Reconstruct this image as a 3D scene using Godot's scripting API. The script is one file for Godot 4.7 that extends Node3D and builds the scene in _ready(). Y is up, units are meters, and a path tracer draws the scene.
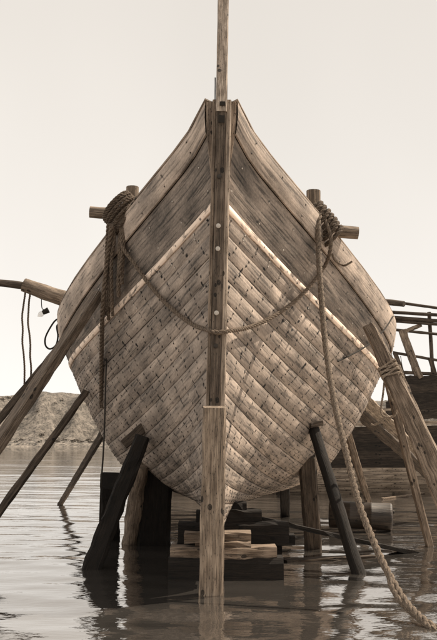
extends Node3D
# A weathered wooden boat propped upright in shallow water, seen bow on.

const EYE := Vector3(0, 1.6, 0)
const FOCAL := 854.0            # of the 437 x 640 picture
const PITCH := 0.14067          # camera looks up 8.06 degrees
const STEM_D := 9.35
const MID_D := 5.2
const ROLL := 0.0234
const YAW := 0.026

var used := {}
var broad_a: Vector3
var broad_b: Vector3
var M := {}
var mid_section: Array = []
var rng := RandomNumberGenerator.new()
var wobble := FastNoiseLite.new()

# ---------------------------------------------------------------- helpers
func numbered(called: String) -> String:
	var n: int = used.get(called, 0)
	used[called] = n + 1
	return called if n == 0 else "%s_%03d" % [called, n]

func tag(o: Node, label: String, category: String, group := "", kind := "") -> Node:
	if label: o.set_meta("label", label)
	if category: o.set_meta("category", category)
	if group: o.set_meta("group", group)
	if kind: o.set_meta("kind", kind)
	return o

func base(called: String, where: Vector3) -> Node3D:
	var o := Node3D.new()
	o.name = numbered(called)
	add_child(o)
	o.position = where
	return o

# a mesh in world coordinates becomes a node whose origin is "at" (under parent, or at the root)
func put(st: SurfaceTool, called: String, mat: Material, parent: Node3D = null, smooth := true) -> MeshInstance3D:
	if smooth: st.generate_normals()
	var mi := MeshInstance3D.new()
	mi.mesh = st.commit()
	mi.material_override = mat
	if parent:
		mi.name = called
		parent.add_child(mi, true)
		mi.position = -parent.position
	else:
		mi.name = numbered(called)
		add_child(mi)
	return mi

func begin(smooth_group := 0) -> SurfaceTool:
	var st := SurfaceTool.new()
	st.begin(Mesh.PRIMITIVE_TRIANGLES)
	st.set_smooth_group(smooth_group)
	return st

# pixel of the 437 x 640 picture -> point at depth d in front of the camera; only a direction, the depth comes from what it touches
func at(u: float, v: float, d: float) -> Vector3:
	var xc := (u - 218.5) / FOCAL
	var yc := (320.0 - v) / FOCAL
	var k := d / (cos(PITCH) - yc * sin(PITCH))
	return EYE + Vector3(xc * k, k * (yc * cos(PITCH) + sin(PITCH)), -d)

func on_water(u: float, v: float, y := 0.0) -> Vector3:
	var xc := (u - 218.5) / FOCAL
	var yc := (320.0 - v) / FOCAL
	var dy := yc * cos(PITCH) + sin(PITCH)
	var k := (y - EYE.y) / dy
	return EYE + Vector3(xc * k, k * dy, -k * (cos(PITCH) - yc * sin(PITCH)))

func pixel(p: Vector3) -> Vector2:
	var q := p - EYE
	var depth := -q.z * cos(PITCH) + q.y * sin(PITCH)
	var up := q.y * cos(PITCH) + q.z * sin(PITCH)
	return Vector2(218.5 + FOCAL * q.x / depth, 320.0 - FOCAL * up / depth)

func lin(r: float, g: float, b: float) -> Color:
	return Color(r, g, b).linear_to_srgb()

func quad(st: SurfaceTool, a: Vector3, b: Vector3, c: Vector3, d: Vector3, ua := Vector2.ZERO, ub := Vector2.ZERO, uc := Vector2.ZERO, ud := Vector2.ZERO) -> void:
	st.set_uv(ua); st.add_vertex(a)
	st.set_uv(ub); st.add_vertex(b)
	st.set_uv(uc); st.add_vertex(c)
	st.set_uv(ua); st.add_vertex(a)
	st.set_uv(uc); st.add_vertex(c)
	st.set_uv(ud); st.add_vertex(d)

# a swept ring section: path of centres with frames, section of 2-D points
func sweep(st: SurfaceTool, path: Array, sections: Array, frames: Array, caps := true, u0 := 0.0, v0 := 0.0) -> void:
	var n: int = sections[0].size()
	var rings: Array = []
	for i in path.size():
		var fx: Vector3 = frames[i][0]
		var fy: Vector3 = frames[i][1]
		var ring := PackedVector3Array()
		for p in sections[i]: ring.append(path[i] + fx * p.x + fy * p.y)
		rings.append(ring)
	var per := PackedFloat32Array([v0])
	for j in n: per.append(per[j] + sections[0][j].distance_to(sections[0][(j + 1) % n]))
	var u := u0
	for i in path.size() - 1:
		var du: float = path[i].distance_to(path[i + 1])
		for j in n:
			var k := (j + 1) % n
			quad(st, rings[i][j], rings[i][k], rings[i + 1][k], rings[i + 1][j], Vector2(u, per[j]), Vector2(u, per[j + 1]), Vector2(u + du, per[j + 1]), Vector2(u + du, per[j]))
		u += du
	if caps:
		for e in [0, path.size() - 1]:
			var c: Vector3 = Vector3.ZERO
			for p in rings[e]: c += p
			c /= n
			st.set_smooth_group(e + 11)
			for j in n:
				var k := (j + 1) % n
				var a: Vector3 = rings[e][j]
				var b: Vector3 = rings[e][k]
				var s0: Vector2 = sections[e][j]
				var s1: Vector2 = sections[e][k]
				if e == 0: 
					st.set_uv(Vector2(.5, .5)); st.add_vertex(c)
					st.set_uv(s1 * .6); st.add_vertex(b)
					st.set_uv(s0 * .6); st.add_vertex(a)
				else:
					st.set_uv(Vector2(.5, .5)); st.add_vertex(c)
					st.set_uv(s0 * .6); st.add_vertex(a)
					st.set_uv(s1 * .6); st.add_vertex(b)
			st.set_smooth_group(0)

func frames_of(path: Array, hint: Vector3) -> Array:
	var out: Array = []
	for i in path.size():
		var t: Vector3 = (path[mini(i + 1, path.size() - 1)] - path[maxi(i - 1, 0)]).normalized()
		var fx := hint - t * hint.dot(t)
		if fx.length() < 1e-4: fx = Vector3.RIGHT.cross(t)
		fx = fx.normalized()
		hint = fx
		out.append([fx, t.cross(fx).normalized()])
	return out

# squared timber with worn, uneven edges
func timber_shape(a: Vector3, b: Vector3, w: float, th: float, hint: Vector3, rough := .006, taper := 1.0, seed_at := 0.0) -> SurfaceTool:
	var st := begin(-1)
	var n := maxi(4, int(a.distance_to(b) / .14))
	var path: Array = []
	var secs: Array = []
	var c := minf(w, th) * .1 + rough * .5
	for i in n + 1:
		var k := float(i) / n
		var s := lerpf(1.0, taper, k)
		var hw := w * .5 * s
		var ht := th * .5 * s
		path.append(a.lerp(b, k) + Vector3(wobble.get_noise_2d(i * 9.0, seed_at), wobble.get_noise_2d(i * 9.0, seed_at + 50.), wobble.get_noise_2d(i * 9.0, seed_at + 90.)) * rough * .6)
		var sec: Array = []
		var corners := [Vector2(hw - c, -ht), Vector2(hw, -ht + c), Vector2(hw, ht - c), Vector2(hw - c, ht), Vector2(-hw + c, ht), Vector2(-hw, ht - c), Vector2(-hw, -ht + c), Vector2(-hw + c, -ht)]
		for j in 8:
			var r := 1.0 + wobble.get_noise_3d(i * 31.0, j * 47.0, seed_at * 7.0) * rough / minf(hw, ht) * 2.0
			sec.append(corners[j] * r)
		secs.append(sec)
	sweep(st, path, secs, frames_of(path, hint), true, seed_at * .731, seed_at * .317)
	return st

# round pole or log
func log_shape(a: Vector3, b: Vector3, r0: float, r1: float, rough := .006, sides := 12, seed_at := 0.0, bend := 0.0) -> SurfaceTool:
	var st := begin(0)
	var n := maxi(4, int(a.distance_to(b) / .12))
	var path: Array = []
	var secs: Array = []
	for i in n + 1:
		var k := float(i) / n
		path.append(a.lerp(b, k) + Vector3(wobble.get_noise_2d(i * 6.0, seed_at), wobble.get_noise_2d(i * 6.0, seed_at + 50.), 0) * bend)
		var sec: Array = []
		for j in sides:
			var g := TAU * j / sides
			var r := lerpf(r0, r1, k) + wobble.get_noise_3d(i * 17.0 + cos(g) * 20., sin(g) * 20., seed_at * 7.0) * rough * 2.0
			sec.append(Vector2(cos(g), sin(g)) * r)
		secs.append(sec)
	sweep(st, path, secs, frames_of(path, Vector3(.3, .2, 1)), true, seed_at * .731, seed_at * .317)
	return st

func smooth_path(pts: Array, step: float) -> Array:
	var c := Curve3D.new()
	c.bake_interval = step
	for i in pts.size():
		var p: Vector3 = pts[i]
		var t: Vector3 = (pts[mini(i + 1, pts.size() - 1)] - pts[maxi(i - 1, 0)]) / 6.0
		c.add_point(p, -t, t)
	var out: Array = []
	for p in c.get_baked_points(): out.append(p)
	return out

func tube_into(st: SurfaceTool, path: Array, r: float, sides := 6) -> void:
	var sec: Array = []
	for j in sides: sec.append(Vector2(cos(TAU * j / sides), sin(TAU * j / sides)) * r)
	var secs: Array = []
	for i in path.size(): secs.append(sec)
	sweep(st, path, secs, frames_of(path, Vector3(.37, .6, .51)))

# three-strand laid rope
func rope_into(st: SurfaceTool, pts: Array, r: float, step := .022) -> void:
	var path := smooth_path(pts, step)
	var fr := frames_of(path, Vector3(.31, .22, .9))
	var phase := rng.randf() * TAU
	for s in 3:
		var line: Array = []
		var l := 0.0
		for i in path.size():
			if i > 0: l += path[i].distance_to(path[i - 1])
			var g := phase + TAU * s / 3.0 + l / (r * 7.0) * TAU
			line.append(path[i] + (fr[i][0] * cos(g) + fr[i][1] * sin(g)) * r * .5)
		tube_into(st, line, r * .56, 6)

func sag(a: Vector3, b: Vector3, drop: float, n := 10, out := Vector3.ZERO) -> Array:
	var pts: Array = []
	for i in n + 1:
		var k := float(i) / n
		pts.append(a.lerp(b, k) + (Vector3(0, -drop, 0) + out) * 4.0 * k * (1.0 - k))
	return pts

# ---------------------------------------------------------------- textures
func noise_image(w: int, h: int, freq: float, octaves: int, sd: int) -> Image:
	var n := FastNoiseLite.new()
	n.seed = sd
	n.frequency = freq
	n.fractal_octaves = octaves
	n.noise_type = FastNoiseLite.TYPE_SIMPLEX_SMOOTH
	var im := n.get_seamless_image(w, h)
	im.convert(Image.FORMAT_L8)
	return im

func stretched(w: int, h: int, squeeze: int, freq: float, octaves: int, sd: int) -> PackedByteArray:
	var im := noise_image(maxi(32, w / squeeze), h, freq, octaves, sd)
	im.resize(w, h, Image.INTERPOLATE_CUBIC)
	return im.get_data()

func tex_of(bytes: PackedByteArray, w: int, h: int, fmt: int) -> ImageTexture:
	return ImageTexture.create_from_image(Image.create_from_data(w, h, false, fmt, bytes))

# grey tone image multiplied by a sepia colour in the material
func wood_textures() -> void:
	var w := 1024
	var fine := stretched(w, w, 16, .06, 3, 11)
	var coarse := stretched(w, w, 10, .018, 3, 12)
	var blot := noise_image(w, w, .006, 4, 13).get_data()
	var spot := noise_image(w, w, .035, 3, 14).get_data()
	var a := PackedByteArray(); a.resize(w * w * 3)
	var hb := PackedByteArray(); hb.resize(w * w)
	var mark := PackedFloat32Array(); mark.resize(w * w)
	var kr := RandomNumberGenerator.new()
	kr.seed = 19
	for n in 13:                                    # knots
		var cx := kr.randi_range(0, w - 1)
		var cy := kr.randi_range(0, w - 1)
		var ra := kr.randf_range(7., 15.)
		var rb := ra * kr.randf_range(2.6, 3.6)
		for yy in range(int(-rb * 1.5), int(rb * 1.5)):
			for xx in range(int(-ra * 2.5), int(ra * 2.5)):
				var q := sqrt(pow(xx / ra, 2) + pow(yy / rb, 2))
				var p := posmod(cy + yy, w) * w + posmod(cx + xx, w)
				if q < 1.0: mark[p] = maxf(mark[p], .42 - .12 * sin(q * 13.0))
				elif q < 1.5: mark[p] = maxf(mark[p], .12 * (1.5 - q))
	for n in 20:                                    # drying splits
		var cx := kr.randi_range(0, w - 1)
		var cy := kr.randf_range(0, w - 1)
		var ln := kr.randi_range(70, 330)
		var th := kr.randf_range(1.5, 4.5)
		for xx in ln:
			cy += kr.randf_range(-.55, .55)
			var hw := th * sin(PI * xx / ln)
			for yy in range(int(-hw) - 1, int(hw) + 2):
				var p := posmod(int(cy) + yy, w) * w + posmod(cx + xx, w)
				mark[p] = maxf(mark[p], .5 * clampf(hw + .6 - absf(yy), 0., 1.))
	for i in w * w:
		var g := (fine[i] - 128.0) / 128.0
		var c := (coarse[i] - 128.0) / 128.0
		var b := (blot[i] - 128.0) / 128.0
		var s := (spot[i] - 128.0) / 128.0
		var v := .8 + g * .15 + c * .14 + b * .2
		if s > .42: v -= (s - .42) * 1.5
		if g < -.38: v -= .1
		v -= mark[i]
		var k := int(clampf(v, .12, 1.0) * 255.0)
		a[i * 3] = k
		a[i * 3 + 1] = int(k * (.985 + .015 * b))
		a[i * 3 + 2] = int(k * (.97 + .03 * b))
		hb[i] = int(clampf(.55 + g * .55 + c * .3 - maxf(0., -.38 - g) * 2.0 - mark[i] * .9, 0., 1.) * 255.0)
	M.grain = tex_of(a, w, w, Image.FORMAT_RGB8)
	M.grain_h = tex_of(hb, w, w, Image.FORMAT_L8)

func wood(c: Color, relief := .5, rough := .85, scale := Vector2(.4, 1.9)) -> StandardMaterial3D:
	var m := StandardMaterial3D.new()
	m.albedo_color = Color(c.r, c.g * .97, c.b * .935)
	m.albedo_texture = M.grain
	m.roughness = rough
	m.heightmap_enabled = true
	m.heightmap_texture = M.grain_h
	m.heightmap_scale = relief
	m.uv1_scale = Vector3(scale.x, scale.y, 1)
	return m

func plain(c: Color, rough := .8) -> StandardMaterial3D:
	var m := StandardMaterial3D.new()
	m.albedo_color = c
	m.roughness = rough
	return m

# ---------------------------------------------------------------- hull surface
const STRAKES := 15
const FRAME_STEP := .042
const CANT := .5               # the bow frames fan forward: a fastening row moves aft as it climbs

func t_line(k: float, f: float) -> float:     # seam k, from 0 (keel) to STRAKES + 3 (rail): share of girth at station f
	var s := smoothstep(0.0, 1.0, clampf(f, 0, 1))
	var stripe := lerpf(.748, .80, s)
	if k <= STRAKES: return k / STRAKES * stripe
	if k <= STRAKES + 1: return lerpf(stripe, lerpf(.768, .82, s), k - STRAKES)
	if k <= STRAKES + 2: return lerpf(lerpf(.768, .82, s), lerpf(.925, .90, s), k - STRAKES - 1)
	return lerpf(lerpf(.925, .90, s), 1.0, k - STRAKES - 2)

func make_mid_section() -> void:
	var raw := [Vector2(.07, .6), Vector2(.5, .68), Vector2(1.15, .86), Vector2(1.66, 1.13), Vector2(2.02, 1.6), Vector2(2.31, 2.1), Vector2(2.59, 2.68), Vector2(2.79, 3.15), Vector2(2.86, 3.58)]
	var c := Curve2D.new()
	c.bake_interval = .01
	for i in raw.size():
		var t: Vector2 = (raw[mini(i + 1, raw.size() - 1)] - raw[maxi(i - 1, 0)]) / 6.0
		c.add_point(raw[i], -t, t)
	for i in 61: mid_section.append(c.sample_baked(c.get_baked_length() * i / 60.0))

func hull(side: int, f: float, t: float) -> Vector3:
	t = clampf(t, 0, 1)
	var ti := t * 60.0
	var i := mini(int(ti), 59)
	var m: Vector2 = mid_section[i].lerp(mid_section[i + 1], ti - i)
	var hs := lerpf(.43, 5.36, t)
	var rake := .5 * pow((2.0 - hs) / 1.55, 2) if hs < 2.0 else -.25 * (hs - 2.0) / 3.2
	var b: float
	var h: float
	var d: float
	if f <= 1.0:
		var p := lerpf(1.0, 1.55, smoothstep(0.0, .7, t))
		b = lerpf(.085, m.x, 1.0 - pow(1.0 - f, p))
		b += .075 * smoothstep(.8, .97, t) * pow(1.0 - f, 3)
		h = lerpf(hs, m.y, 1.0 - pow(1.0 - f, 1.75))
		d = lerpf(rake, MID_D, f)
		h -= .2 * smoothstep(.72, 1.0, t) * (1.0 - exp(-f / .035)) * pow(1.0 - f, 2)
	else:
		var g := f - 1.0
		b = m.x * (1.0 - .16 * g * g)
		h = m.y + .12 * g * g * t
		d = MID_D * f
	return place(Vector3(b * side, h, -d))

func place(p: Vector3) -> Vector3:            # boat axes (stem foot at the origin, aft along -z) -> world
	p = p.rotated(Vector3.UP, -YAW).rotated(Vector3.BACK, -ROLL)
	return p + Vector3(-.085, 0, -STEM_D)

func hull_normal(side: int, f: float, t: float) -> Vector3:
	var e := .004
	var t0 := clampf(t, e, 1.0 - e)
	var f0 := clampf(f, e, 3.0)
	var n := (hull(side, f0 + e, t0) - hull(side, f0 - e, t0)).cross(hull(side, f0, t0 + e) - hull(side, f0, t0 - e)).normalized()
	return n if n.x * side > 0.0 else -n

func hull_at(u: float, v: float, side: int) -> Array:   # [point, normal, f, t] of the hull under a pixel
	var best := 1e9
	var bf := 0.0
	var bt := 0.0
	var want := Vector2(u, v)
	for i in 61:
		for j in 51:
			var q := pixel(hull(side, i / 50.0, j / 50.0)).distance_squared_to(want)
			if q < best:
				best = q; bf = i / 50.0; bt = j / 50.0
	for pass_ in 3:
		var s: float = [.008, .003, .001][pass_]
		var cf := bf
		var ct := bt
		for i in range(-4, 5):
			for j in range(-4, 5):
				var q := pixel(hull(side, maxf(0., cf + i * s), clampf(ct + j * s, 0, 1))).distance_squared_to(want)
				if q < best:
					best = q; bf = maxf(0., cf + i * s); bt = clampf(ct + j * s, 0, 1)
	return [hull(side, bf, bt), hull_normal(side, bf, bt), bf, bt]

func off_hull(u: float, v: float, side: int, out: float) -> Vector3:
	var r := hull_at(u, v, side)
	return r[0] + r[1] * out

func before_hull(u: float, v: float, side: int, gap: float) -> Vector3:   # hangs clear of the planking under that pixel
	return at(u, v, -(hull_at(u, v, side)[0] as Vector3).z - gap)

const UV_F := 1.3
func nail_f(n: int, k: int, e: float) -> float:
	return (n + .5) * FRAME_STEP - CANT + CANT * (k + e) / (STRAKES + 3.0) + sin(k * 2.1 + e * 9.0) * .003

func hull_texture(side: int) -> StandardMaterial3D:
	var w := 1536
	var h := 1024
	var sd := 100 + side * 7
	var fine := stretched(w, h, 12, .09, 3, sd)
	var coarse := stretched(w, h, 8, .02, 3, sd + 1)
	var blot := noise_image(w, h, .008, 4, sd + 2).get_data()
	var worn := noise_image(w, h, .022, 4, sd + 3).get_data()
	var pit := noise_image(w, h, .12, 2, sd + 4).get_data()
	var r := RandomNumberGenerator.new()
	r.seed = sd
	var tone := []
	for k in STRAKES + 4: tone.append([r.randf_range(-.035, .035), r.randf_range(-.035, .035), r.randf_range(.62, .9)])
	var val := PackedFloat32Array(); val.resize(w * h)
	var hb := PackedByteArray(); hb.resize(w * h)
	for x in w:
		var f := UV_F * x / w
		var stripe := t_line(STRAKES, f)
		var t1 := t_line(STRAKES + 1, f)
		var t2 := t_line(STRAKES + 2, f)
		for y in h:
			var t := 1.0 - float(y) / h
			var i := y * w + x
			var g := (fine[i] - 128.0) / 128.0
			var c := (coarse[i] - 128.0) / 128.0
			var b := (blot[i] - 128.0) / 128.0
			var o := (worn[i] - 128.0) / 128.0
			var k := STRAKES + 2
			var pale := 0.0
			if t < stripe: k = int(t / stripe * STRAKES)
			elif t < t1: k = STRAKES; pale = .5
			elif t < t2: k = STRAKES + 1; pale = -.06 if side > 0 else -.12
			else: pale = .07
			var tn: Array = tone[k]
			var v: float = .6 + (tn[0] if f < tn[2] else tn[1]) + g * .08 + c * .09 + b * .15 + pale
			if k == STRAKES: v -= .36 * smoothstep(.18, .42, -o) + .1 * smoothstep(.1, .5, -g)      # flaked paint
			if g < -.42: v -= .12                        # checks along the grain
			v += (pit[i] - 128.0) / 128.0 * .07
			if t < stripe:
				var q := t / stripe * STRAKES
				q = absf(q - roundf(q))
				if q < .03 + .06 * o: v -= .1 + .2 * maxf(0., c)      # pitch smeared over the seams
			val[i] = v
			hb[i] = int(clampf(.55 + g * .4 + c * .35, 0., 1.) * 255.0)
	for n in 90:
		var cx := r.randi_range(0, w - 1)
		var kk := r.randi_range(0, STRAKES + 2)
		var e := r.randf_range(.12, .88)
		var ln := r.randi_range(30, 190)
		for xx in ln:
			if cx + xx >= w: break
			e += r.randf_range(-.008, .008)
			var f0 := UV_F * (cx + xx) / w
			var py := int((1.0 - lerpf(t_line(kk, f0), t_line(kk + 1, f0), e)) * h)
			if py < 0 or py >= h: continue
			val[py * w + cx + xx] -= .3 * sin(PI * xx / ln)
			hb[py * w + cx + xx] = int(hb[py * w + cx + xx] * .4)
	# iron stains round the fastenings, running down the plank
	for k in STRAKES + 3:
		for n in int((UV_F + CANT) / FRAME_STEP):
			for e in ([.5] if k == STRAKES else ([.2, .5, .8] if k < STRAKES else [.24, .76])):
				var f0 := nail_f(n, k, e)
				var t0 := lerpf(t_line(k, f0), t_line(k + 1, f0), e + r.randf_range(-.03, .09))
				var strength := r.randf_range(.16, .62) * (.35 if k > STRAKES else 1.0)
				if r.randf() < .2: strength = .1
				if f0 < 0. or (k > STRAKES and n % 2 == 0): continue
				var cx := int(f0 / UV_F * w)
				var cy := int((1.0 - t0) * h)
				var down := r.randf_range(3., 9.) if r.randf() < .8 else r.randf_range(9., 22.)
				var wide := r.randf_range(1.5, 3.2)
				var big := .7 + 1.1 * pow(r.randf(), 3)
				down *= big; wide *= big; strength *= minf(1.0, .6 + .4 * big)
				for yy in range(-5, int(down) + 4):
					for xx in range(-7, 8):
						var px := cx + xx - int(yy * .63)
						var py := cy + yy
						if px < 0 or py < 0 or px >= w or py >= h: continue
						var dy := yy / 3.5 if yy < 0 else yy / down
						var q := pow(xx / wide, 2) + dy * dy
						var edge := (fine[py * w + px] - 128.0) / 200.0
						if q + edge < 1.0: val[py * w + px] -= strength * clampf((1.0 - q - edge) * 1.6, 0., 1.)
	var a := PackedByteArray(); a.resize(w * h * 3)
	for i in w * h:
		var k := clampf(val[i], .09, 1.0) * 255.0
		a[i * 3] = int(k)
		a[i * 3 + 1] = int(k * .91)
		a[i * 3 + 2] = int(k * .832)
	var m := StandardMaterial3D.new()
	m.albedo_texture = tex_of(a, w, h, Image.FORMAT_RGB8)
	m.albedo_color = Color(1, 1, 1)
	m.roughness = .8
	m.heightmap_enabled = true
	m.heightmap_texture = tex_of(hb, w, h, Image.FORMAT_L8)
	m.heightmap_scale = .35
	return m

# ---------------------------------------------------------------- the boat
func plank_shape(side: int, k: int, f0: float, f1: float, proud: float) -> SurfaceTool:
	var st := begin(0)
	var n := maxi(3, int((f1 - f0) / .035))
	var cross := [[0.009, -.03], [.009, -.005], [.04, 0.0], [.5, .002], [.96, 0.0], [.991, -.005], [.991, -.03]]
	var rows: Array = []
	var uvs: Array = []
	for i in n + 1:
		var f := lerpf(f0 + .0012, f1 - .0012, float(i) / n)
		var ring: Array = []
		var ur: Array = []
		for c in cross:
			var t := lerpf(t_line(k, f), t_line(k + 1, f), c[0])
			var o: float = c[1] + proud
			if i == 0 or i == n: o -= .004
			o += wobble.get_noise_3d(f * 160.0, k * 40.0 + c[0] * 12., side * 90.0) * .004
			ring.append(hull(side, f, t) + hull_normal(side, f, t) * o)
			ur.append(Vector2(f / UV_F, 1.0 - t))
		rows.append(ring)
		uvs.append(ur)
	for i in n:
		for j in cross.size() - 1:
			var a = [rows[i][j], rows[i + 1][j], rows[i + 1][j + 1], rows[i][j + 1]]
			var u = [uvs[i][j], uvs[i + 1][j], uvs[i + 1][j + 1], uvs[i][j + 1]]
			st.set_smooth_group(1 if j in [0, 5] else 0)
			if side > 0: quad(st, a[0], a[3], a[2], a[1], u[0], u[3], u[2], u[1])
			else: quad(st, a[0], a[1], a[2], a[3], u[0], u[1], u[2], u[3])
	return st

func build_boat() -> Node3D:
	var boat := base("wooden_boat", place(Vector3(0, .4, -.6)))
	tag(boat, "large weathered wooden boat standing upright on props, bow and stem post to the front", "boat")
	var mats := {-1: hull_texture(-1), 1: hull_texture(1)}
	for side in [-1, 1]:
		# the dark backing behind the seams
		var inner := begin(0)
		for i in 44:
			for j in 24:
				var f0 := i / 44.0 * 2.1
				var f1 := (i + 1) / 44.0 * 2.1
				var p: Array = []
				for q in [[f0, j / 24.0], [f1, j / 24.0], [f1, (j + 1) / 24.0], [f0, (j + 1) / 24.0]]:
					p.append(hull(side, q[0], q[1]) - hull_normal(side, q[0], q[1]) * .022)
				quad(inner, p[0], p[1], p[2], p[3])
		put(inner, "caulking", M.caulk, boat)
		for k in STRAKES + 3:
			var cuts := [0.0, .62 + .3 * fposmod(k * .618, 1.0), 1.35 + .2 * fposmod(k * .37, 1.0), 2.1]
			if k >= STRAKES: cuts = [0.0, .95 + .1 * (k % 2), 2.1]
			for c in cuts.size() - 1:
				var proud := rng.randf_range(-.003, .003)
				if k == STRAKES: proud = .012
				if k == STRAKES + 2: proud = .03
				put(plank_shape(side, k, cuts[c], cuts[c + 1], proud), "painted_stripe" if k == STRAKES else ("bulwark_plank" if k > STRAKES else "plank"), mats[side], boat)
		# rail along the top
		var path: Array = []
		for i in 43: path.append(hull(side, .001 + i * .05, 1.0) + Vector3(-side * .03, .004, 0))
		var secs: Array = []
		for i in 43:
			var s: Array = []
			for q in [Vector2(.05, -.02), Vector2(.05, .014), Vector2(.042, .022), Vector2(-.05, .022), Vector2(-.058, .014), Vector2(-.058, -.02)]:
				s.append(q + Vector2(wobble.get_noise_2d(i * 40., q.x * 900.), wobble.get_noise_2d(i * 40., q.y * 900. + 77.)) * .006)
			secs.append(s)
		var st := begin(-1)
		sweep(st, path, secs, frames_of(path, Vector3.RIGHT))
		put(st, "rail", M.rail, boat)
		# transom half
		var tr := begin(0)
		for j in 20:
			var c0 := hull(side, 2.1, j / 20.0)
			var c1 := hull(side, 2.1, (j + 1) / 20.0)
			var mid0 := place(Vector3(0, c0.y, -MID_D * 2.1))
			var mid1 := place(Vector3(0, c1.y, -MID_D * 2.1))
			quad(tr, mid0, c0, c1, mid1)
		put(tr, "transom", M.timber_dark, boat)
		# fastenings
		var head := SphereMesh.new()
		head.radius = .011; head.height = .01; head.radial_segments = 8; head.rings = 3
		var spots: Array = []
		var pale_spots: Array = []
		for k in STRAKES + 3:
			if k == STRAKES: continue
			for n in int((1.25 + CANT) / FRAME_STEP):
				for e in ([.2, .5, .8] if k < STRAKES else [.24, .76]):
					var f := nail_f(n, k, e)
					if rng.randf() < .12 or f < .01 or (k > STRAKES and n % 2 == 0): continue
					var t := lerpf(t_line(k, f), t_line(k + 1, f), e)
					var nn := hull_normal(side, f, t)
					var x := nn.cross(Vector3.UP).normalized()
					(pale_spots if k == STRAKES + 1 or (k == STRAKES - 1 and n % 2) else spots).append(Transform3D(Basis(x, nn, x.cross(nn)), hull(side, f, t) + nn * (.032 if k == STRAKES + 2 else .003) - boat.position))
		for pale in 2:
			var own: Array = pale_spots if pale else spots
			var mp := MultiMesh.new()
			mp.transform_format = MultiMesh.TRANSFORM_3D
			mp.mesh = head
			mp.instance_count = own.size()
			for i in own.size(): mp.set_instance_transform(i, own[i])
			var mi := MultiMeshInstance3D.new()
			mi.multimesh = mp
			mi.material_override = M.pale_metal if pale else M.iron
			mi.name = "nail_heads"
			mi.set_meta("kind", "stuff")
			boat.add_child(mi, true)
	# deck below the rail
	var dk := begin(0)
	for i in 20:
		var a := hull(-1, .08 + i * .1, .9); var b := hull(1, .08 + i * .1, .9)
		var c := hull(1, .18 + i * .1, .9); var d := hull(-1, .18 + i * .1, .9)
		quad(dk, a, b, c, d, Vector2(0, 0), Vector2(0, 2), Vector2(.5, 2), Vector2(.5, 0))
	put(dk, "deck", M.timber_mid, boat)
	# stem: dark middle timber, a paler strip on each side
	stem_piece(boat, "stem_post", 0.0, .054, .16, -.15, M.stem_dark, 0.30, 5.34)
	stem_piece(boat, "stem_strip", -.075, .022, .13, -.12, M.timber_mid, 0.42, 5.32)
	stem_piece(boat, "stem_strip", .08, .03, .13, -.12, wood(lin(.72, .64, .56), .3), 0.42, 5.32)
	stem_piece(boat, "apron", 0.0, .145, .004, -.22, M.rail, 4.5, 5.35)
	# keel
	put(timber_shape(place(Vector3(0, .5, -.55)), place(Vector3(0, .52, -11)), .14, .3, Vector3.RIGHT), "keel", M.timber_mid, boat)
	# tall stem head above the rail
	var sh := timber_shape(at(221.3, 113, 8.985), at(223.8, -28, 8.985), .125, .12, Vector3.RIGHT, .003, .97, 4.0)
	put(sh, "stem_head", M.painted, boat)
	for q in [[222.5, 103.5, 5.2, 4.2], [221.5, 119, 6.5, 8.0]]:
		var d := 8.918
		var e: float = q[2] / FOCAL * d
		put(timber_shape(at(q[0] - q[2] * .5, q[1], d), at(q[0] + q[2] * .5, q[1], d), q[3] / FOCAL * d, .02, Vector3.UP, .001), "mortise", M.soot, boat)
	put(timber_shape(at(215.2, 78, 9.0), at(215.0, 104, 9.0), .012, .03, Vector3.RIGHT, .001), "iron_strap", M.iron, boat)
	for v in [226.0, 248.5, 312.0, 178.0, 345.0]:
		var hh := at(219, v, STEM_D - .3)
		var c := stem_front(hh.y, .004)
		var bolt := begin(0)
		var bp: Array = [c + Vector3(0, 0, -.01), c + Vector3(0, 0, .006), c + Vector3(0, 0, .012), c + Vector3(0, 0, .0125)]
		var bs: Array = []
		for rr in [.026, .026, .018, .001]:
			var s: Array = []
			for j in 12: s.append(Vector2(cos(TAU * j / 12), sin(TAU * j / 12)) * rr)
			bs.append(s)
		sweep(bolt, bp, bs, frames_of(bp, Vector3.RIGHT))
		put(bolt, "bolt", M.pale_metal if v < 330 and v > 200 else M.iron, boat)
	return boat

func stem_front(h: float, out: float) -> Vector3:
	var rake := .5 * pow((2.0 - h) / 1.55, 2) if h < 2.0 else -.25 * (h - 2.0) / 3.2
	return place(Vector3(0, h, -rake + .16 + out))

func stem_piece(boat: Node3D, called: String, x: float, hw: float, front: float, back: float, mat: Material, h0: float, h1: float) -> void:
	var st := begin(-1)
	var path: Array = []
	var secs: Array = []
	var fr: Array = []
	for i in 41:
		var h := lerpf(h0, h1, i / 40.0)
		var rake := .5 * pow((2.0 - h) / 1.55, 2) if h < 2.0 else -.25 * (h - 2.0) / 3.2
		path.append(place(Vector3(x, h, -rake)))
		if called == "apron": hw = .098 + .075 * smoothstep(.8, .97, (h - .43) / 4.93)
		var s: Array = []
		for q in [Vector2(hw, back), Vector2(hw, front - .012), Vector2(hw - .01, front), Vector2(-hw + .01, front), Vector2(-hw, front - .012), Vector2(-hw, back)]:
			s.append(q + Vector2(wobble.get_noise_2d(i * 30., q.x * 900. + x * 500.), wobble.get_noise_2d(i * 30., q.y * 900. + x * 500. + 77.)) * .005)
		secs.append(s)
		fr.append([Vector3.RIGHT, Vector3.BACK])
	sweep(st, path, secs, fr)
	put(st, called, mat, boat)

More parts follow.
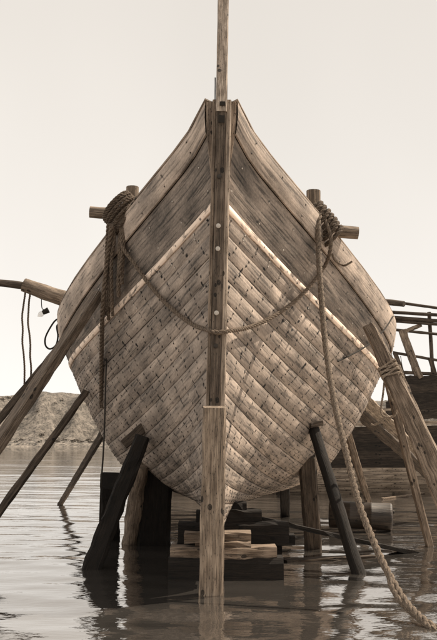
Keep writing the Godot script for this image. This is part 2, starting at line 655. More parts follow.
# ---------------------------------------------------------------- _ready
func _ready() -> void:
	rng.seed = 7
	wobble.seed = 5
	wobble.frequency = .02
	# camera
	var cam := Camera3D.new()
	cam.name = "camera"
	cam.fov = rad_to_deg(2.0 * atan(320.0 / FOCAL))
	cam.position = EYE
	cam.rotation = Vector3(PITCH, 0, 0)
	cam.far = 3000.0
	cam.near = .05
	add_child(cam)
	# sky
	var sky_mat := ProceduralSkyMaterial.new()
	sky_mat.sky_top_color = Color(.82, .793, .76)
	sky_mat.sky_horizon_color = Color(.953, .939, .918)
	sky_mat.sky_curve = .22
	sky_mat.ground_bottom_color = Color(.3, .26, .22)
	sky_mat.ground_horizon_color = Color(.6, .55, .5)
	sky_mat.sun_angle_max = 4.0
	# thin uneven high haze
	var veil := FastNoiseLite.new()
	veil.seed = 8; veil.frequency = .009; veil.fractal_octaves = 4
	var vi := veil.get_seamless_image(1024, 256)
	vi.convert(Image.FORMAT_L8)
	vi.resize(1024, 512, Image.INTERPOLATE_CUBIC)
	var vb := vi.get_data()
	var va := PackedByteArray(); va.resize(1024 * 512 * 4)
	for i in 1024 * 512:
		var k := int(vb[i] * .36)
		va[i * 4] = k; va[i * 4 + 1] = int(k * .97); va[i * 4 + 2] = int(k * .94); va[i * 4 + 3] = 255
	sky_mat.sky_cover = tex_of(va, 1024, 512, Image.FORMAT_RGBA8)
	sky_mat.sky_cover_modulate = Color(1, 1, 1)
	var sky := Sky.new()
	sky.sky_material = sky_mat
	var env := Environment.new()
	env.background_mode = Environment.BG_SKY
	env.sky = sky
	env.background_energy_multiplier = .93
	env.tonemap_mode = Environment.TONE_MAPPER_LINEAR
	env.tonemap_exposure = 1.26
	env.sdfgi_enabled = true
	env.ssao_enabled = true
	env.ssil_enabled = true
	var we := WorldEnvironment.new()
	we.name = "world_environment"
	we.environment = env
	add_child(we)
	# sun: behind the boat, to the right
	var sun := DirectionalLight3D.new()
	sun.name = "sun"
	sun.light_color = Color(1.0, .94, .86)
	sun.light_energy = 1.6
	sun.light_angular_distance = .5
	sun.shadow_enabled = true
	add_child(sun)
	var az := deg_to_rad(63.0)
	var el := deg_to_rad(50.0)
	sun.look_at_from_position(Vector3(sin(az) * cos(el), sin(el), -cos(az) * cos(el)) * 50.0, Vector3.ZERO)

	wood_textures()
	M.timber_pale = wood(lin(.60, .53, .45))
	M.timber_mid = wood(lin(.42, .355, .295))
	M.timber_dark = wood(lin(.15, .122, .098))
	M.timber_wet = wood(lin(.021, .016, .012), .6, .9)
	M.stem_dark = wood(lin(.22, .183, .15))
	M.painted = wood(lin(.66, .59, .52), .3, .6, Vector2(.8, 2.0))
	M.rail = wood(lin(.46, .39, .33))
	M.boat_white = wood(lin(.55, .49, .42), .1, .7, Vector2(.2, .45))
	M.boat_dark = [wood(lin(.06, .048, .038)), wood(lin(.09, .073, .058)), wood(lin(.045, .036, .028))]
	M.cord = wood(lin(.7, .63, .55), .2, .95, Vector2(6, 9))
	M.caulk = plain(lin(.03, .024, .019), .9)
	M.iron = plain(lin(.035, .027, .02), .7)
	M.soot = plain(lin(.02, .016, .012), .9)
	M.pale_metal = plain(lin(.55, .5, .44), .6)
	M.rope = wood(lin(.36, .30, .245), .3, .95, Vector2(6, 9))
	M.rope_pale = wood(lin(.42, .36, .3), .3, .95, Vector2(6, 9))
	M.rope_dark = wood(lin(.27, .222, .18), .3, .95, Vector2(6, 9))
	make_mid_section()

	build_water()
	build_shore()
	build_boat()
	build_deck_gear()
	build_props()
	build_crib()
	build_other_boat()
	build_ropes()

# ---------------------------------------------------------------- setting
func axis(fine0: float, fine1: float, step: float, far0: float, far1: float) -> PackedFloat32Array:
	var mid := PackedFloat32Array()
	var x := fine0
	while x < fine1:
		mid.append(x)
		x += step
	var lo: Array = []
	var s := step
	x = fine0
	while x > far0:
		s *= 1.055
		x -= s
		lo.append(x)
	lo.reverse()
	var out := PackedFloat32Array(lo)
	out.append_array(mid)
	s = step
	x = fine1
	while x < far1:
		out.append(x)
		s *= 1.055
		x += s
	out.append(far1)
	return out

func build_water() -> void:
	var xs := axis(-4.2, 8.0, .05, -900, 900)
	var zs := PackedFloat32Array([-1500.0, -900.0, -600.0, -400.0, -300.0])
	var zr: Array = []
	var zz := 3.5
	while zz < 245.0:
		zr.append(-zz)
		zz += .04 * pow(maxf(zz, 14.0) / 14.0, 1.3)
	zr.reverse()
	zs.append_array(PackedFloat32Array(zr))
	zs.append_array(PackedFloat32Array([-3.2, -2.6, -1.6, 0.0, 4.0, 12.0, 30.0, 60.0]))
	var waves: Array = []
	var r := RandomNumberGenerator.new()
	r.seed = 21
	for i in 16:
		var l := .22 * pow(1.22, i)
		var g := r.randf_range(-1.0, 1.0) + (.35 if i % 2 else -.3)
		waves.append([Vector2(sin(g), cos(g)) * TAU / l, r.randf() * TAU, l * (.0024 if l < .42 else (.0045 if l < 1.5 else .002))])
	var patch := FastNoiseLite.new()
	patch.seed = 31
	patch.frequency = .25
	var nx := xs.size()
	var nz := zs.size()
	var pos := PackedVector3Array(); pos.resize(nx * nz)
	var nor := PackedVector3Array(); nor.resize(nx * nz)
	for j in nz:
		var z := zs[j]
		var dz := zs[mini(j + 1, nz - 1)] - zs[maxi(j - 1, 0)]
		for i in nx:
			var x := xs[i]
			var dx := xs[mini(i + 1, nx - 1)] - xs[maxi(i - 1, 0)]
			var y := 0.0
			var sx := 0.0
			var sz := 0.0
			if z > -290.0 and absf(x) < 300.0:
				var amp := .55 + .6 * patch.get_noise_2d(x * 1.2, z * 2.0)
				for q in waves:
					var kv: Vector2 = q[0]
					var fade := clampf(1.7 - (dx * absf(kv.x) + dz * absf(kv.y)) * .5, 0., 1.)
					if fade <= 0.: continue
					var ph: float = kv.x * x + kv.y * z + q[1]
					var a: float = q[2] * amp * fade
					y += a * sin(ph)
					var c := a * cos(ph)
					sx += c * kv.x
					sz += c * kv.y
			pos[j * nx + i] = Vector3(x, y, z)
			nor[j * nx + i] = Vector3(-sx, 1, -sz).normalized()
	var idx := PackedInt32Array()
	for j in nz - 1:
		for i in nx - 1:
			var a := j * nx + i
			idx.append_array([a, a + 1, a + nx, a + 1, a + nx + 1, a + nx])
	var arr := []
	arr.resize(Mesh.ARRAY_MAX)
	arr[Mesh.ARRAY_VERTEX] = pos
	arr[Mesh.ARRAY_NORMAL] = nor
	arr[Mesh.ARRAY_INDEX] = idx
	var am := ArrayMesh.new()
	am.add_surface_from_arrays(Mesh.PRIMITIVE_TRIANGLES, arr)
	var m := StandardMaterial3D.new()
	m.albedo_color = lin(.36, .33, .30)
	m.roughness = .008
	m.metallic = .9
	m.metallic_specular = .6
	var ripple := noise_image(512, 512, .03, 4, 77)
	ripple.bump_map_to_normal_map(3.0)
	m.normal_enabled = true
	m.normal_texture = ImageTexture.create_from_image(ripple)
	m.normal_scale = .13
	m.uv1_triplanar = true
	m.uv1_world_triplanar = true
	m.uv1_scale = Vector3(.22, .5, .5)
	var mi := MeshInstance3D.new()
	mi.name = "water"
	mi.mesh = am
	mi.material_override = m
	mi.set_meta("kind", "structure")
	add_child(mi)

func build_shore() -> void:
	var n1 := FastNoiseLite.new(); n1.seed = 3; n1.frequency = .012; n1.fractal_octaves = 5
	var n2 := FastNoiseLite.new(); n2.seed = 9; n2.frequency = .035; n2.fractal_octaves = 4; n2.fractal_type = FastNoiseLite.FRACTAL_RIDGED
	var st := begin(0)
	var nx := 300
	var nz := 60
	var g: Array = []
	for j in nz + 1:
		var row := PackedVector3Array()
		for i in nx + 1:
			var x := -190.0 + 380.0 * i / nx
			var k := float(j) / nz
			var z := -232.0 - 95.0 * k + n1.get_noise_1d(x * 2.0) * 5.0
			var beach := 1.4 * smoothstep(0.0, .06, k) + .6 * smoothstep(.06, .16, k)
			var top := 16.8 + n1.get_noise_1d(x + 400.0) * 2.2 - .008 * absf(x + 45.0)
			var gully := n2.get_noise_2d(x * 1.1, k * 20.0) * .15 * smoothstep(.12, .3, k) + n1.get_noise_2d(x * 5.0, k * 160.0) * .12
			var rise := smoothstep(.14, .62, k + gully * (1.0 - smoothstep(.6, .95, k)))
			var y := -.25 + beach + (top - 2.0) * rise + n1.get_noise_2d(x * 8.0, z * 8.0) * .9 * smoothstep(.1, .3, k)
			row.append(Vector3(x, y, z))
		g.append(row)
	for j in nz:
		for i in nx:
			quad(st, g[j][i], g[j + 1][i], g[j + 1][i + 1], g[j][i + 1])
	var w := 512
	var a := noise_image(w, w, .02, 5, 41).get_data()
	var b := noise_image(w, w, .07, 3, 42).get_data()
	var o := PackedByteArray(); o.resize(w * w * 3)
	for i in w * w:
		var v := .66 + (a[i] - 128.0) / 128.0 * .28
		var s := (b[i] - 128.0) / 128.0
		if s > .22: v -= .3
		var k := clampf(v, .15, 1.) * 255.0
		o[i * 3] = int(k); o[i * 3 + 1] = int(k * .94); o[i * 3 + 2] = int(k * .87)
	var m := StandardMaterial3D.new()
	m.albedo_texture = tex_of(o, w, w, Image.FORMAT_RGB8)
	m.albedo_color = Color(.7, .7, .7)
	m.roughness = .95
	m.uv1_triplanar = true
	m.uv1_world_triplanar = true
	m.uv1_scale = Vector3(.03, .05, .03)
	var mi := put(st, "hill", m)
	mi.set_meta("kind", "structure")
	# low scrub along the far waterline
	var mm := MultiMesh.new()
	mm.transform_format = MultiMesh.TRANSFORM_3D
	var bush := SurfaceTool.new()
	bush.begin(Mesh.PRIMITIVE_TRIANGLES)
	for i in 60:
		var d := Vector3(rng.randfn(), absf(rng.randfn()), rng.randfn()).normalized() * rng.randf_range(.3, 1.0)
		var e := Vector3(rng.randfn(), rng.randfn(), rng.randfn()) * .22
		var f := Vector3(rng.randfn(), rng.randfn(), rng.randfn()) * .22
		bush.add_vertex(d); bush.add_vertex(d + e); bush.add_vertex(d + f)
	bush.generate_normals()
	mm.mesh = bush.commit()
	mm.instance_count = 900
	for i in 900:
		var gi := rng.randi_range(0, nx)
		var gj := rng.randi_range(4, 9) if i < 520 else rng.randi_range(10, nz - 4)
		var p: Vector3 = g[gj][gi]
		var s := rng.randf_range(.4, 1.1)
		mm.set_instance_transform(i, Transform3D(Basis(Vector3.UP, rng.randf() * TAU).scaled(Vector3(s * 1.4, s, s)), p + Vector3(rng.randf_range(-.6, .6), -.1, 0)))
	var sc := MultiMeshInstance3D.new()
	sc.multimesh = mm
	sc.material_override = plain(lin(.1, .084, .066), .9)
	sc.name = "scrub"
	add_child(sc)
	tag(sc, "low dark scrub scattered along the far shore and bluff", "scrub", "", "stuff")

# ---------------------------------------------------------------- gear on the bow
func build_deck_gear() -> void:
	var boat: Node3D = get_node("wooden_boat")
	var l := at(90, 212, 11.0)
	var r := at(358, 233, 11.05)
	put(log_shape(l, r, .078, .085, .003, 14, 2.0), "crossbeam", M.timber_mid, boat)
	put(log_shape(at(131, 262, 11.13), at(132.5, 187, 11.13), .088, .084, .003, 14, 3.0), "bitt", M.timber_mid, boat)
	put(log_shape(at(313, 270, 11.16), at(313.5, 191, 11.16), .1, .097, .003, 14, 5.0), "bitt", M.timber_mid, boat)
	# boom stump sticking out past the far side
	var boom := put(log_shape(at(80, 304, 15.2), at(24, 285, 15.2), .15, .135, .012, 12, 8.0), "boom", M.timber_mid, boat)
	put(log_shape(at(26, 286, 15.2), at(-14, 281, 15.2), .07, .065, .006, 10, 9.0), "boom_tip", M.timber_dark, boat)
	boom.set_meta("label", "rough log boom sticking out beyond the hull")

func rope_thing(called: String, label: String, mat: Material, lines: Array, r: float, category := "rope", group := "", twisted := true) -> void:
	var st := begin(0)
	for pts in lines:
		if twisted: rope_into(st, pts, r)
		else: tube_into(st, smooth_path(pts, .03), r, 6)
	tag(put(st, called, mat), label, category, group)

func build_ropes() -> void:
	# hank on the left bitt: long turns slung round the bitt and the beam end
	var hank: Array = []
	for i in 15:
		var k := (i % 11) / 10.0
		var loose := rng.randf_range(-1., 1.) if i < 11 else rng.randf_range(-4., 4.)
		var a := at(lerpf(143, 129, k) + loose, lerpf(207, 191, k) - loose * .4, 10.88 + .02 * (i % 3))
		var b := at(lerpf(116, 103, k) + rng.randf_range(-1., 1.), lerpf(236, 220, k) + loose, 10.88)
		var pts: Array = []
		var axis_v := (b - a) * .5
		var mid := (a + b) * .5
		var bulge := Vector3(0, .03, .0)
		for j in 15:
			var g := TAU * (j + i * .37) / 14.0
			pts.append(mid + axis_v * cos(g) + bulge * cos(g) + Vector3(.05, .06, .0) * sin(g) * .2 + Vector3(0, 0, sin(g) * (.2 + .02 * (i % 4))))
		hank.append(pts)
	rope_thing("rope_hank", "thick hank of rope wound round the bitt with the capped top and beam end", M.rope_dark, hank, .022)
	# strands hanging from the hank
	var hang: Array = []
	for i in 10:
		var u := (106.0 if i < 6 else 118.5) + (i % 6) * .95 + rng.randf_range(-.7, .7)
		var low := (301.0 if i < 6 else 290.0) + rng.randf_range(-20, 14)
		var p0 := at(u + 3.0, 224, 10.72)
		var p1 := before_hull(u + 1.0, 262, -1, .16 + .03 * (i % 3))
		var p2 := before_hull(u + .5 + rng.randf_range(-1.5, 1.5), low, -1, .2 + .03 * (i % 3))
		hang.append([p0, p0.lerp(p1, .5) + Vector3(.01 * (i % 3), 0, .02), p1, p2, p2 + Vector3(.01, -.05, 0)])
	rope_thing("hanging_rope_bundle", "bundle of rope ends hanging down the hull below the hank", M.rope, hang, .025)
	rope_thing("hanging_rope", "single rope hanging down the planking with a frayed end", M.rope, [[at(112, 226, 10.66), before_hull(107, 262, -1, .3), before_hull(104, 290, -1, .42), before_hull(102.5, 315, -1, .42), before_hull(101.5, 350, -1, .2), before_hull(101, 400, -1, .09)]], .032)
	var frays: Array = []
	var end := before_hull(101, 400, -1, .09)
	for i in 9: frays.append([end + Vector3(0, .03, 0), end + Vector3(rng.randf_range(-.025, .025), -.05, rng.randf_range(-.02, .02)), end + Vector3(rng.randf_range(-.04, .04), -.12, rng.randf_range(-.02, .03))])
	var fs := begin(0)
	for p in frays: tube_into(fs, p, .006, 5)
	put(fs, "frayed_end", M.rope, get_node("hanging_rope"))
	var coil_d := -(hull_at(322, 240, 1)[0] as Vector3).z
	# the bow line from one bitt round the stem to the other
	var stem_c := stem_front(2.82, .03)
	var dr: Array = []
	dr.append(at(323, 216, coil_d - .1))
	dr.append(at(330, 234, coil_d - .16))
	dr.append(at(330, 251, coil_d - .14))
	for q in [[318, 270, .06], [296, 297, .05], [268, 317, .05], [245, 327, .06]]: dr.append(off_hull(q[0], q[1], 1, q[2]))
	dr.append(at(228.5, 331, 9.14))
	dr.append(at(217, 332.5, 9.08))
	dr.append(at(208, 330, 9.14))
	for q in [[196, 324, .05], [176, 309, .05], [155, 287, .05], [139, 264, .06], [128, 246, .08]]: dr.append(off_hull(q[0], q[1], -1, q[2]))
	dr.append(at(122, 226, 10.75))
	rope_thing("bow_rope", "rope slung between the two bitts, sagging across the stem post", M.rope, [dr], .026)
	# turns on the right bitt
	var turns: Array = []
	for i in 7:
		var pts: Array = []
		var c := at(311.0 + i * 3.4 + rng.randf_range(-1., 1.), 213.0 + i * 4.0, coil_d + .13)
		for j in 15:
			var g := TAU * j / 14.0
			pts.append(c + Vector3(cos(g) * .11 + .05 * sin(g), cos(g) * .13 - .02 * sin(g), sin(g) * (.24 + .012 * (i % 3))))
		turns.append(pts)
	for i in 3:
		var pts: Array = []
		for j in 13:
			var g := TAU * j / 12.0
			pts.append(at(313.2, 208 + i * 5.5, 11.16) + Vector3(cos(g) * .125, .02 * sin(g * 2. + i), sin(g) * .125))
		turns.append(pts)
	rope_thing("rope_turns", "turns of rope wound round the plain round bitt and beam end", M.rope_dark, turns, .03)
	# mooring rope coming down to the water in front
	var moor := [at(323, 216, coil_d + .02), at(320, 214.5, coil_d - .12), at(317.8, 226, coil_d - .2), at(318.5, 246, coil_d - .22), at(320.5, 285, coil_d - .42), at(325, 340, 10.05), at(334, 400, 9.6), at(345.5, 450, 9.25), at(358, 500, 8.9), at(375, 545, 8.55), at(392, 580, 8.25), at(409, 606, 8.0), on_water(432, 626, .015), on_water(452, 634, -.05)]
	rope_thing("mooring_rope", "long thick rope running from the bitt down to the water", M.rope_pale, [moor], .036)
	rope_thing("rope_tail", "shorter rope end hitched to the thick rope where it nears the water", M.rope_pale, [[at(389, 577, 8.22), at(392, 588, 8.16), at(401, 602, 8.05), at(413, 614, 7.95), on_water(430, 627, .015), on_water(446, 634, -.02)]], .026)
	# thin line from the hull to the water
	var p := off_hull(110, 352, -1, .012)
	rope_thing("thin_line", "thin dark line hanging from a nail in the hull to the water", M.soot, [[p, off_hull(108.5, 362, -1, .03), at(104, 440, 11.0), at(101, 490, 10.9), on_water(98.5, 566, -.05)]], .011, "line", "", false)
	# wire across the other side
	rope_thing("wire", "thin dark wire stretched over the planking from the rail", M.soot, [[off_hull(390, 316, 1, .05), off_hull(380, 332, 1, .03), off_hull(362, 347, 1, .03), off_hull(337, 361, 1, .015)]], .012, "wire", "", false)
	rope_thing("wire_hook", "pale curved wire hook hanging from the rail below the beam", M.rope_pale, [[off_hull(328, 254, 1, .06), off_hull(331, 260, 1, .06), off_hull(338, 265, 1, .06), at(346, 265, 11.0), at(352, 261.5, 11.0)]], .015, "wire", "", false)
	# boom: two ropes, lamp, cable loops
	for q in [[25, 290, 23, 395, "slack worn rope hanging from the boom beside its thinner tip"], [31, 290, 29, 378, "slack worn rope hanging from the boom closer to the lamp"]]:
		var pts: Array = []
		for i in 9:
			var k := i / 8.0
			pts.append(at(lerpf(q[0], q[2], k) + rng.randf_range(-.8, .8) - 2.0 * sin(k * 5.0), lerpf(q[1], q[3], k), 15.2))
		rope_thing("boom_rope", q[4], M.rope_dark, [pts], .018, "rope", "ropes hanging from the boom")
	rope_thing("cable_loop", "black cable hanging in a loop beside the hull under the boom", M.soot, [[at(60, 318, 15.0), at(54, 322, 15.0), at(46, 336, 15.0), at(45.5, 345, 15.0), at(50, 349, 15.0), at(56, 345, 15.0), at(58, 336, 15.0), at(57, 326, 15.0), at(62, 322, 15.0)]], .016, "cable", "", false)
	rope_thing("cable_end", "black cable end curling out below the curve of the hull", M.soot, [[at(76, 352, 14.9), at(73, 362, 14.9), at(74, 372, 14.9), at(80, 381, 14.9), at(86, 384, 14.9)]], .014, "cable", "", false)
	var lamp := base("hanging_lamp", at(41.5, 309, 15.2))
	tag(lamp, "bare bulb in a black socket hanging from the boom", "lamp")
	var s1 := begin(0)
	tube_into(s1, smooth_path([at(41.5, 296, 15.2), at(41.6, 304, 15.2), at(42.5, 309, 15.2), at(46, 310, 15.2)], .03), .008, 6)
	put(s1, "flex", M.soot, lamp)
	put(log_shape(at(48.5, 310, 15.2), at(42.8, 312.8, 15.2), .055, .042, .0, 12), "socket", M.soot, lamp)
	var bs := begin(0)
	var bp: Array = []
	var bsec: Array = []
	var ba := at(43.5, 312.5, 15.2)
	var bb := at(37.5, 316.5, 15.2)
	for i in 10:
		var k := i / 9.0
		bp.append(ba.lerp(bb, k))
		var rr := maxf(.003, .052 * sin(PI * (.18 + .82 * k)) if k > .3 else lerpf(.03, .052, k / .3))
		var s: Array = []
		for j in 14: s.append(Vector2(cos(TAU * j / 14), sin(TAU * j / 14)) * rr)
		bsec.append(s)
	sweep(bs, bp, bsec, frames_of(bp, Vector3.UP))
	var glass := StandardMaterial3D.new()
	glass.albedo_color = Color(.93, .9, .86, .35)
	glass.transparency = BaseMaterial3D.TRANSPARENCY_ALPHA
	glass.roughness = .05
	put(bs, "bulb", glass, lamp)
	# pale cord lashed round the big right-hand prop
	var cord: Array = []
	var along := (broad_b - broad_a).normalized()
	var across := (Vector3(.9, .3, .3) - along * along.dot(Vector3(.9, .3, .3))).normalized()
	var face := along.cross(across)
	var kk := 0.0
	while kk < 1.0 and pixel(broad_a.lerp(broad_b, kk)).y > 372.0: kk += .002
	for i in 6:
		var pts: Array = []
		var c := broad_a.lerp(broad_b, kk) + along * (i * .035 - .09)
		var wide := lerpf(.38, .171, kk) * .5 + .014
		var deep := lerpf(.18, .081, kk) * .5 + .014
		for q in [[1, .2], [1, 1], [.4, 1.05], [-.4, 1.05], [-1, 1], [-1, 0], [-1, -1], [0, -1.05], [1, -1], [1, .3]]:
			pts.append(c + across * wide * q[0] + face * deep * q[1] + along * (.03 * q[0] * (1 if i % 2 else -1)))
		cord.append(pts)
	cord.append([at(385, 376, 11.8), at(383, 394, 11.75), at(381, 412, 11.75), at(386, 417, 11.75), at(394, 416, 11.7), at(396, 408, 11.7), at(389, 394, 11.72), at(386, 378, 11.8)])
	cord.append([at(386, 417, 11.75), at(380, 422, 11.8), at(374, 425, 11.9), at(371, 424, 11.9)])
	rope_thing("cord_lashing", "pale thin cord lashed round the broad weathered prop and hanging in a loop", M.cord, cord, .015, "cord")

# ---------------------------------------------------------------- props
func prop(called: String, label: String, mat: Material, st: SurfaceTool, category := "prop", group := "timbers propping the boat") -> MeshInstance3D:
	var o := put(st, called, mat)
	tag(o, label, category, group)
	return o

func build_props() -> void:
	var zhat := Vector3(0, 0, 1)
	# upright post in front of the stem
	prop("stem_prop", "pale square post standing upright in front of the stem", wood(lin(.46, .395, .33), .3), timber_shape(on_water(210.8, 618, -.25), at(214.6, 407, STEM_D - .32), .262, .2, Vector3.RIGHT, .006, .93, 1.0))
	# left side
	var top := off_hull(104, 293, -1, .1)
	prop("broad_prop", "broad plank prop leaning on the bulwark beside the hanging ropes", wood(lin(.27, .225, .185)), timber_shape(on_water(-108, 604, -.2), top, .25, .13, Vector3(.8, .3, .6), .006, .88, 2.0))
	prop("broad_prop", "second broad prop, mostly hidden behind the plank beside the hanging ropes", M.timber_dark, timber_shape(on_water(-122, 566, -.2), off_hull(74, 334, -1, .08), .13, .12, zhat, .006, .9, 3.0))
	prop("thin_prop", "thin dark pole prop leaning on the hull in front of the bluff", M.timber_dark, timber_shape(on_water(-57, 590, -.2), off_hull(89, 391, -1, .05), .105, .1, zhat, .006, .95, 4.0))
	prop("thin_prop", "thin pole prop standing in bright water below the bluff", M.timber_dark, timber_shape(on_water(58, 508, -.15), at(106, 428, 14.6), .125, .11, zhat, .005, .95, 5.0))
	var d_top := off_hull(149, 434, -1, .1)
	prop("short_prop", "thick blackened prop with a wedge block at its head", M.timber_wet, timber_shape(on_water(82, 594, -.3), d_top, .28, .24, zhat, .013, .78, 6.0))
	var wp := off_hull(142, 430, -1, .09)
	prop("wedge_block", "small wooden wedge block between the blackened prop and the hull", M.timber_dark, timber_shape(wp + Vector3(-.17, -.16, .02), wp + Vector3(.13, .1, .0), .11, .14, zhat, .006, 1.0, 7.0), "wedge", "")
	prop("square_pier", "dark square pier standing in the water beside the blackened prop", M.timber_wet, timber_shape(on_water(110, 556, -.4), at(110.5, 481, 13.2), .31, .3, Vector3.RIGHT, .012, .95, 8.0), "pier", "piers under the hull")
	prop("rough_log_pier", "rough curved log pier with a paler edge under the hull", M.timber_mid, log_shape(on_water(128, 566, -.4), at(142, 462, 12.6), .15, .11, .02, 14, 9.0, .05), "pier", "piers under the hull")
	prop("square_pier", "massive dark baulk standing under the hull beside the rough log", M.timber_wet, timber_shape(on_water(153, 566, -.4), at(156, 460, 12.9), .52, .45, Vector3.RIGHT, .014, .96, 10.0), "pier", "piers under the hull")
	# right side
	prop("round_prop", "dark round pole prop braced against the planking beside the long mooring rope", M.timber_wet, log_shape(on_water(364, 592, -.2), off_hull(312, 428, 1, .03), .088, .078, .005, 14, 11.0))
	var rw := off_hull(312, 425, 1, .05)
	prop("wedge_block", "stained pad block nailed to the hull above the dark round pole", M.timber_dark, timber_shape(rw + Vector3(-.08, .02, .03), rw + Vector3(.1, .05, -.03), .1, .08, zhat, .008, 1.0, 12.0), "wedge", "")
	prop("square_post", "square post standing in the water between crib and round pole", M.timber_dark, timber_shape(on_water(314, 560, -.2), at(307, 455, 12.7), .255, .25, Vector3.RIGHT, .008, .96, 13.0), "post", "piers under the hull")
	prop("square_post", "small dark post further back under the hull near the crib", M.timber_wet, timber_shape(on_water(285, 524, -.2), at(285, 470, 17.0), .2, .2, Vector3.RIGHT, .008, .96, 14.0), "post", "piers under the hull")
	var h_top := off_hull(362.5, 324, 1, .1)
	broad_a = on_water(497, 606, -.2)
	broad_b = h_top
	prop("broad_prop", "broad weathered prop bound with pale cord", M.timber_mid, timber_shape(broad_a, h_top, .38, .18, Vector3(.9, .3, .3), .007, .45, 15.0))
	prop("batten", "narrow batten fixed along the edge of the cord-bound prop", M.timber_mid, timber_shape(at(443, 470, 10.75), at(398, 366, 11.95), .045, .05, zhat, .004, 1.0, 16.0), "batten", "")
	prop("flat_prop", "pale flat board leaning across behind the cord-bound prop", M.timber_pale, timber_shape(at(352, 388, 13.9), on_water(470, 508, -.2), .24, .06, Vector3(.7, .5, .5), .006, 1.0, 17.0))
	prop("flat_prop", "darker board crossing under the pale flat board", M.timber_dark, timber_shape(at(350, 405, 14.6), on_water(480, 520, -.2), .2, .08, Vector3(.7, .5, .5), .008, 1.0, 18.0))
	prop("thin_prop", "thin pole prop passing in front of the pale flat board", M.timber_mid, timber_shape(at(386, 372, 12.9), on_water(432, 556, -.15), .135, .11, zhat, .005, .95, 19.0))
	prop("thin_prop", "thin pole prop standing behind the drum", M.timber_mid, timber_shape(at(345, 424, 15.3), on_water(376, 528, -.15), .135, .12, zhat, .005, .95, 20.0))
	# drum lying in the shallows
	var drum := base("drum", on_water(362, 530))
	tag(drum, "dark drum lying on its side in the shallow water", "drum")
	var c0 := at(329, 514, 15.9)
	var c1 := at(392.5, 517, 15.7)
	var pa: Array = []
	var ps: Array = []
	for q in [[0.0, .2], [.006, .235], [.02, .245], [.32, .24], [.335, .25], [.35, .24], [.65, .24], [.665, .25], [.68, .24], [.96, .243], [.985, .235], [1.0, .2]]:
		pa.append(c0.lerp(c1, q[0]))
		var s: Array = []
		for j in 24: s.append(Vector2(cos(TAU * j / 24), sin(TAU * j / 24)) * (q[1] + wobble.get_noise_2d(j * 20., q[0] * 300.) * .008))
		ps.append(s)
	var ds := begin(0)
	sweep(ds, pa, ps, frames_of(pa, Vector3.UP))
	put(ds, "shell", wood(lin(.075, .06, .048), .2, .5), drum)
	put(log_shape(c1 + Vector3(.001, .09, .06), c1 + Vector3(.02, .09, .06), .035, .03, 0., 10), "bung", M.iron, drum)

func slab(u0: float, u1: float, v0: float, v1: float, d: float, depth: float, sd: float, tilt := 0.0, rough := .012) -> SurfaceTool:
	var a := at(u0, (v0 + v1) * .5, d)
	var b := at(u1, (v0 + v1) * .5 + tilt, d)
	var th := (v1 - v0) / FOCAL * d
	a.z -= depth * .5
	b.z -= depth * .5
	return timber_shape(a, b, depth, th, Vector3(0, 0, 1), rough, 1.0, sd)

func build_crib() -> void:
	var g := "crib timbers under the keel"
	var rows := [
		["crib_baulk", "lowest black baulk of the crib, half under water", M.timber_wet, 168, 284, 560, 596, 10.25, .4],
		["crib_plank", "widest pale plank of the crib, resting on the lowest baulk", M.timber_mid, 170, 277, 548.5, 560, 10.3, .34],
		["crib_plank", "short thin pale plank in the middle of the crib stack", M.timber_mid, 195, 251, 542, 548.5, 10.35, .3],
		["crib_plank", "short pale plank topmost among the pale crib planks", M.timber_mid, 184, 251, 533.5, 542, 10.4, .3],
		["crib_baulk", "long dark baulk crossing the crib behind the pale planks", M.timber_wet, 178, 289, 523, 545, 10.85, .3],
		["crib_baulk", "second dark baulk with its end jutting out of the crib", M.timber_wet, 240, 295, 536, 546, 11.3, .3],
		["crib_block", "dark block on top of the crib beside the keel", M.timber_wet, 226, 262, 511, 523, 10.9, .3],
		["crib_block", "small dark chock under the keel, highest in the crib", M.timber_wet, 229, 247, 503, 511, 11.0, .25],
		["crib_block", "dark block under the keel on the shaded flank of the crib", M.timber_wet, 196, 222, 511, 523, 10.95, .3],
	]
	var i := 30.0
	for r in rows:
		prop(r[0], r[1], r[2], slab(r[3], r[4], r[5], r[6], r[7], r[8], i, rng.randf_range(-.8, .8)), "timber", g)
		i += 1.0
	prop("crib_baulk", "black baulk in the water behind the lowest crib baulk", M.timber_wet, slab(176, 282, 545, 580, 11.6, .4, 45.0), "timber", g)
	prop("long_plank", "long dark plank sloping from the crib into the water", M.timber_wet, timber_shape(at(236, 513, 11.4), on_water(413, 553, -.02), .26, .06, Vector3(.3, 0, 1), .005, 1.0, 50.0), "plank", "")
	prop("floating_board", "flat board afloat between the square post and the round pole", M.timber_dark, timber_shape(on_water(284, 561, .01), on_water(372, 556, .01), .2, .04, Vector3(0, 0, 1), .004, 1.0, 51.0), "plank", "")

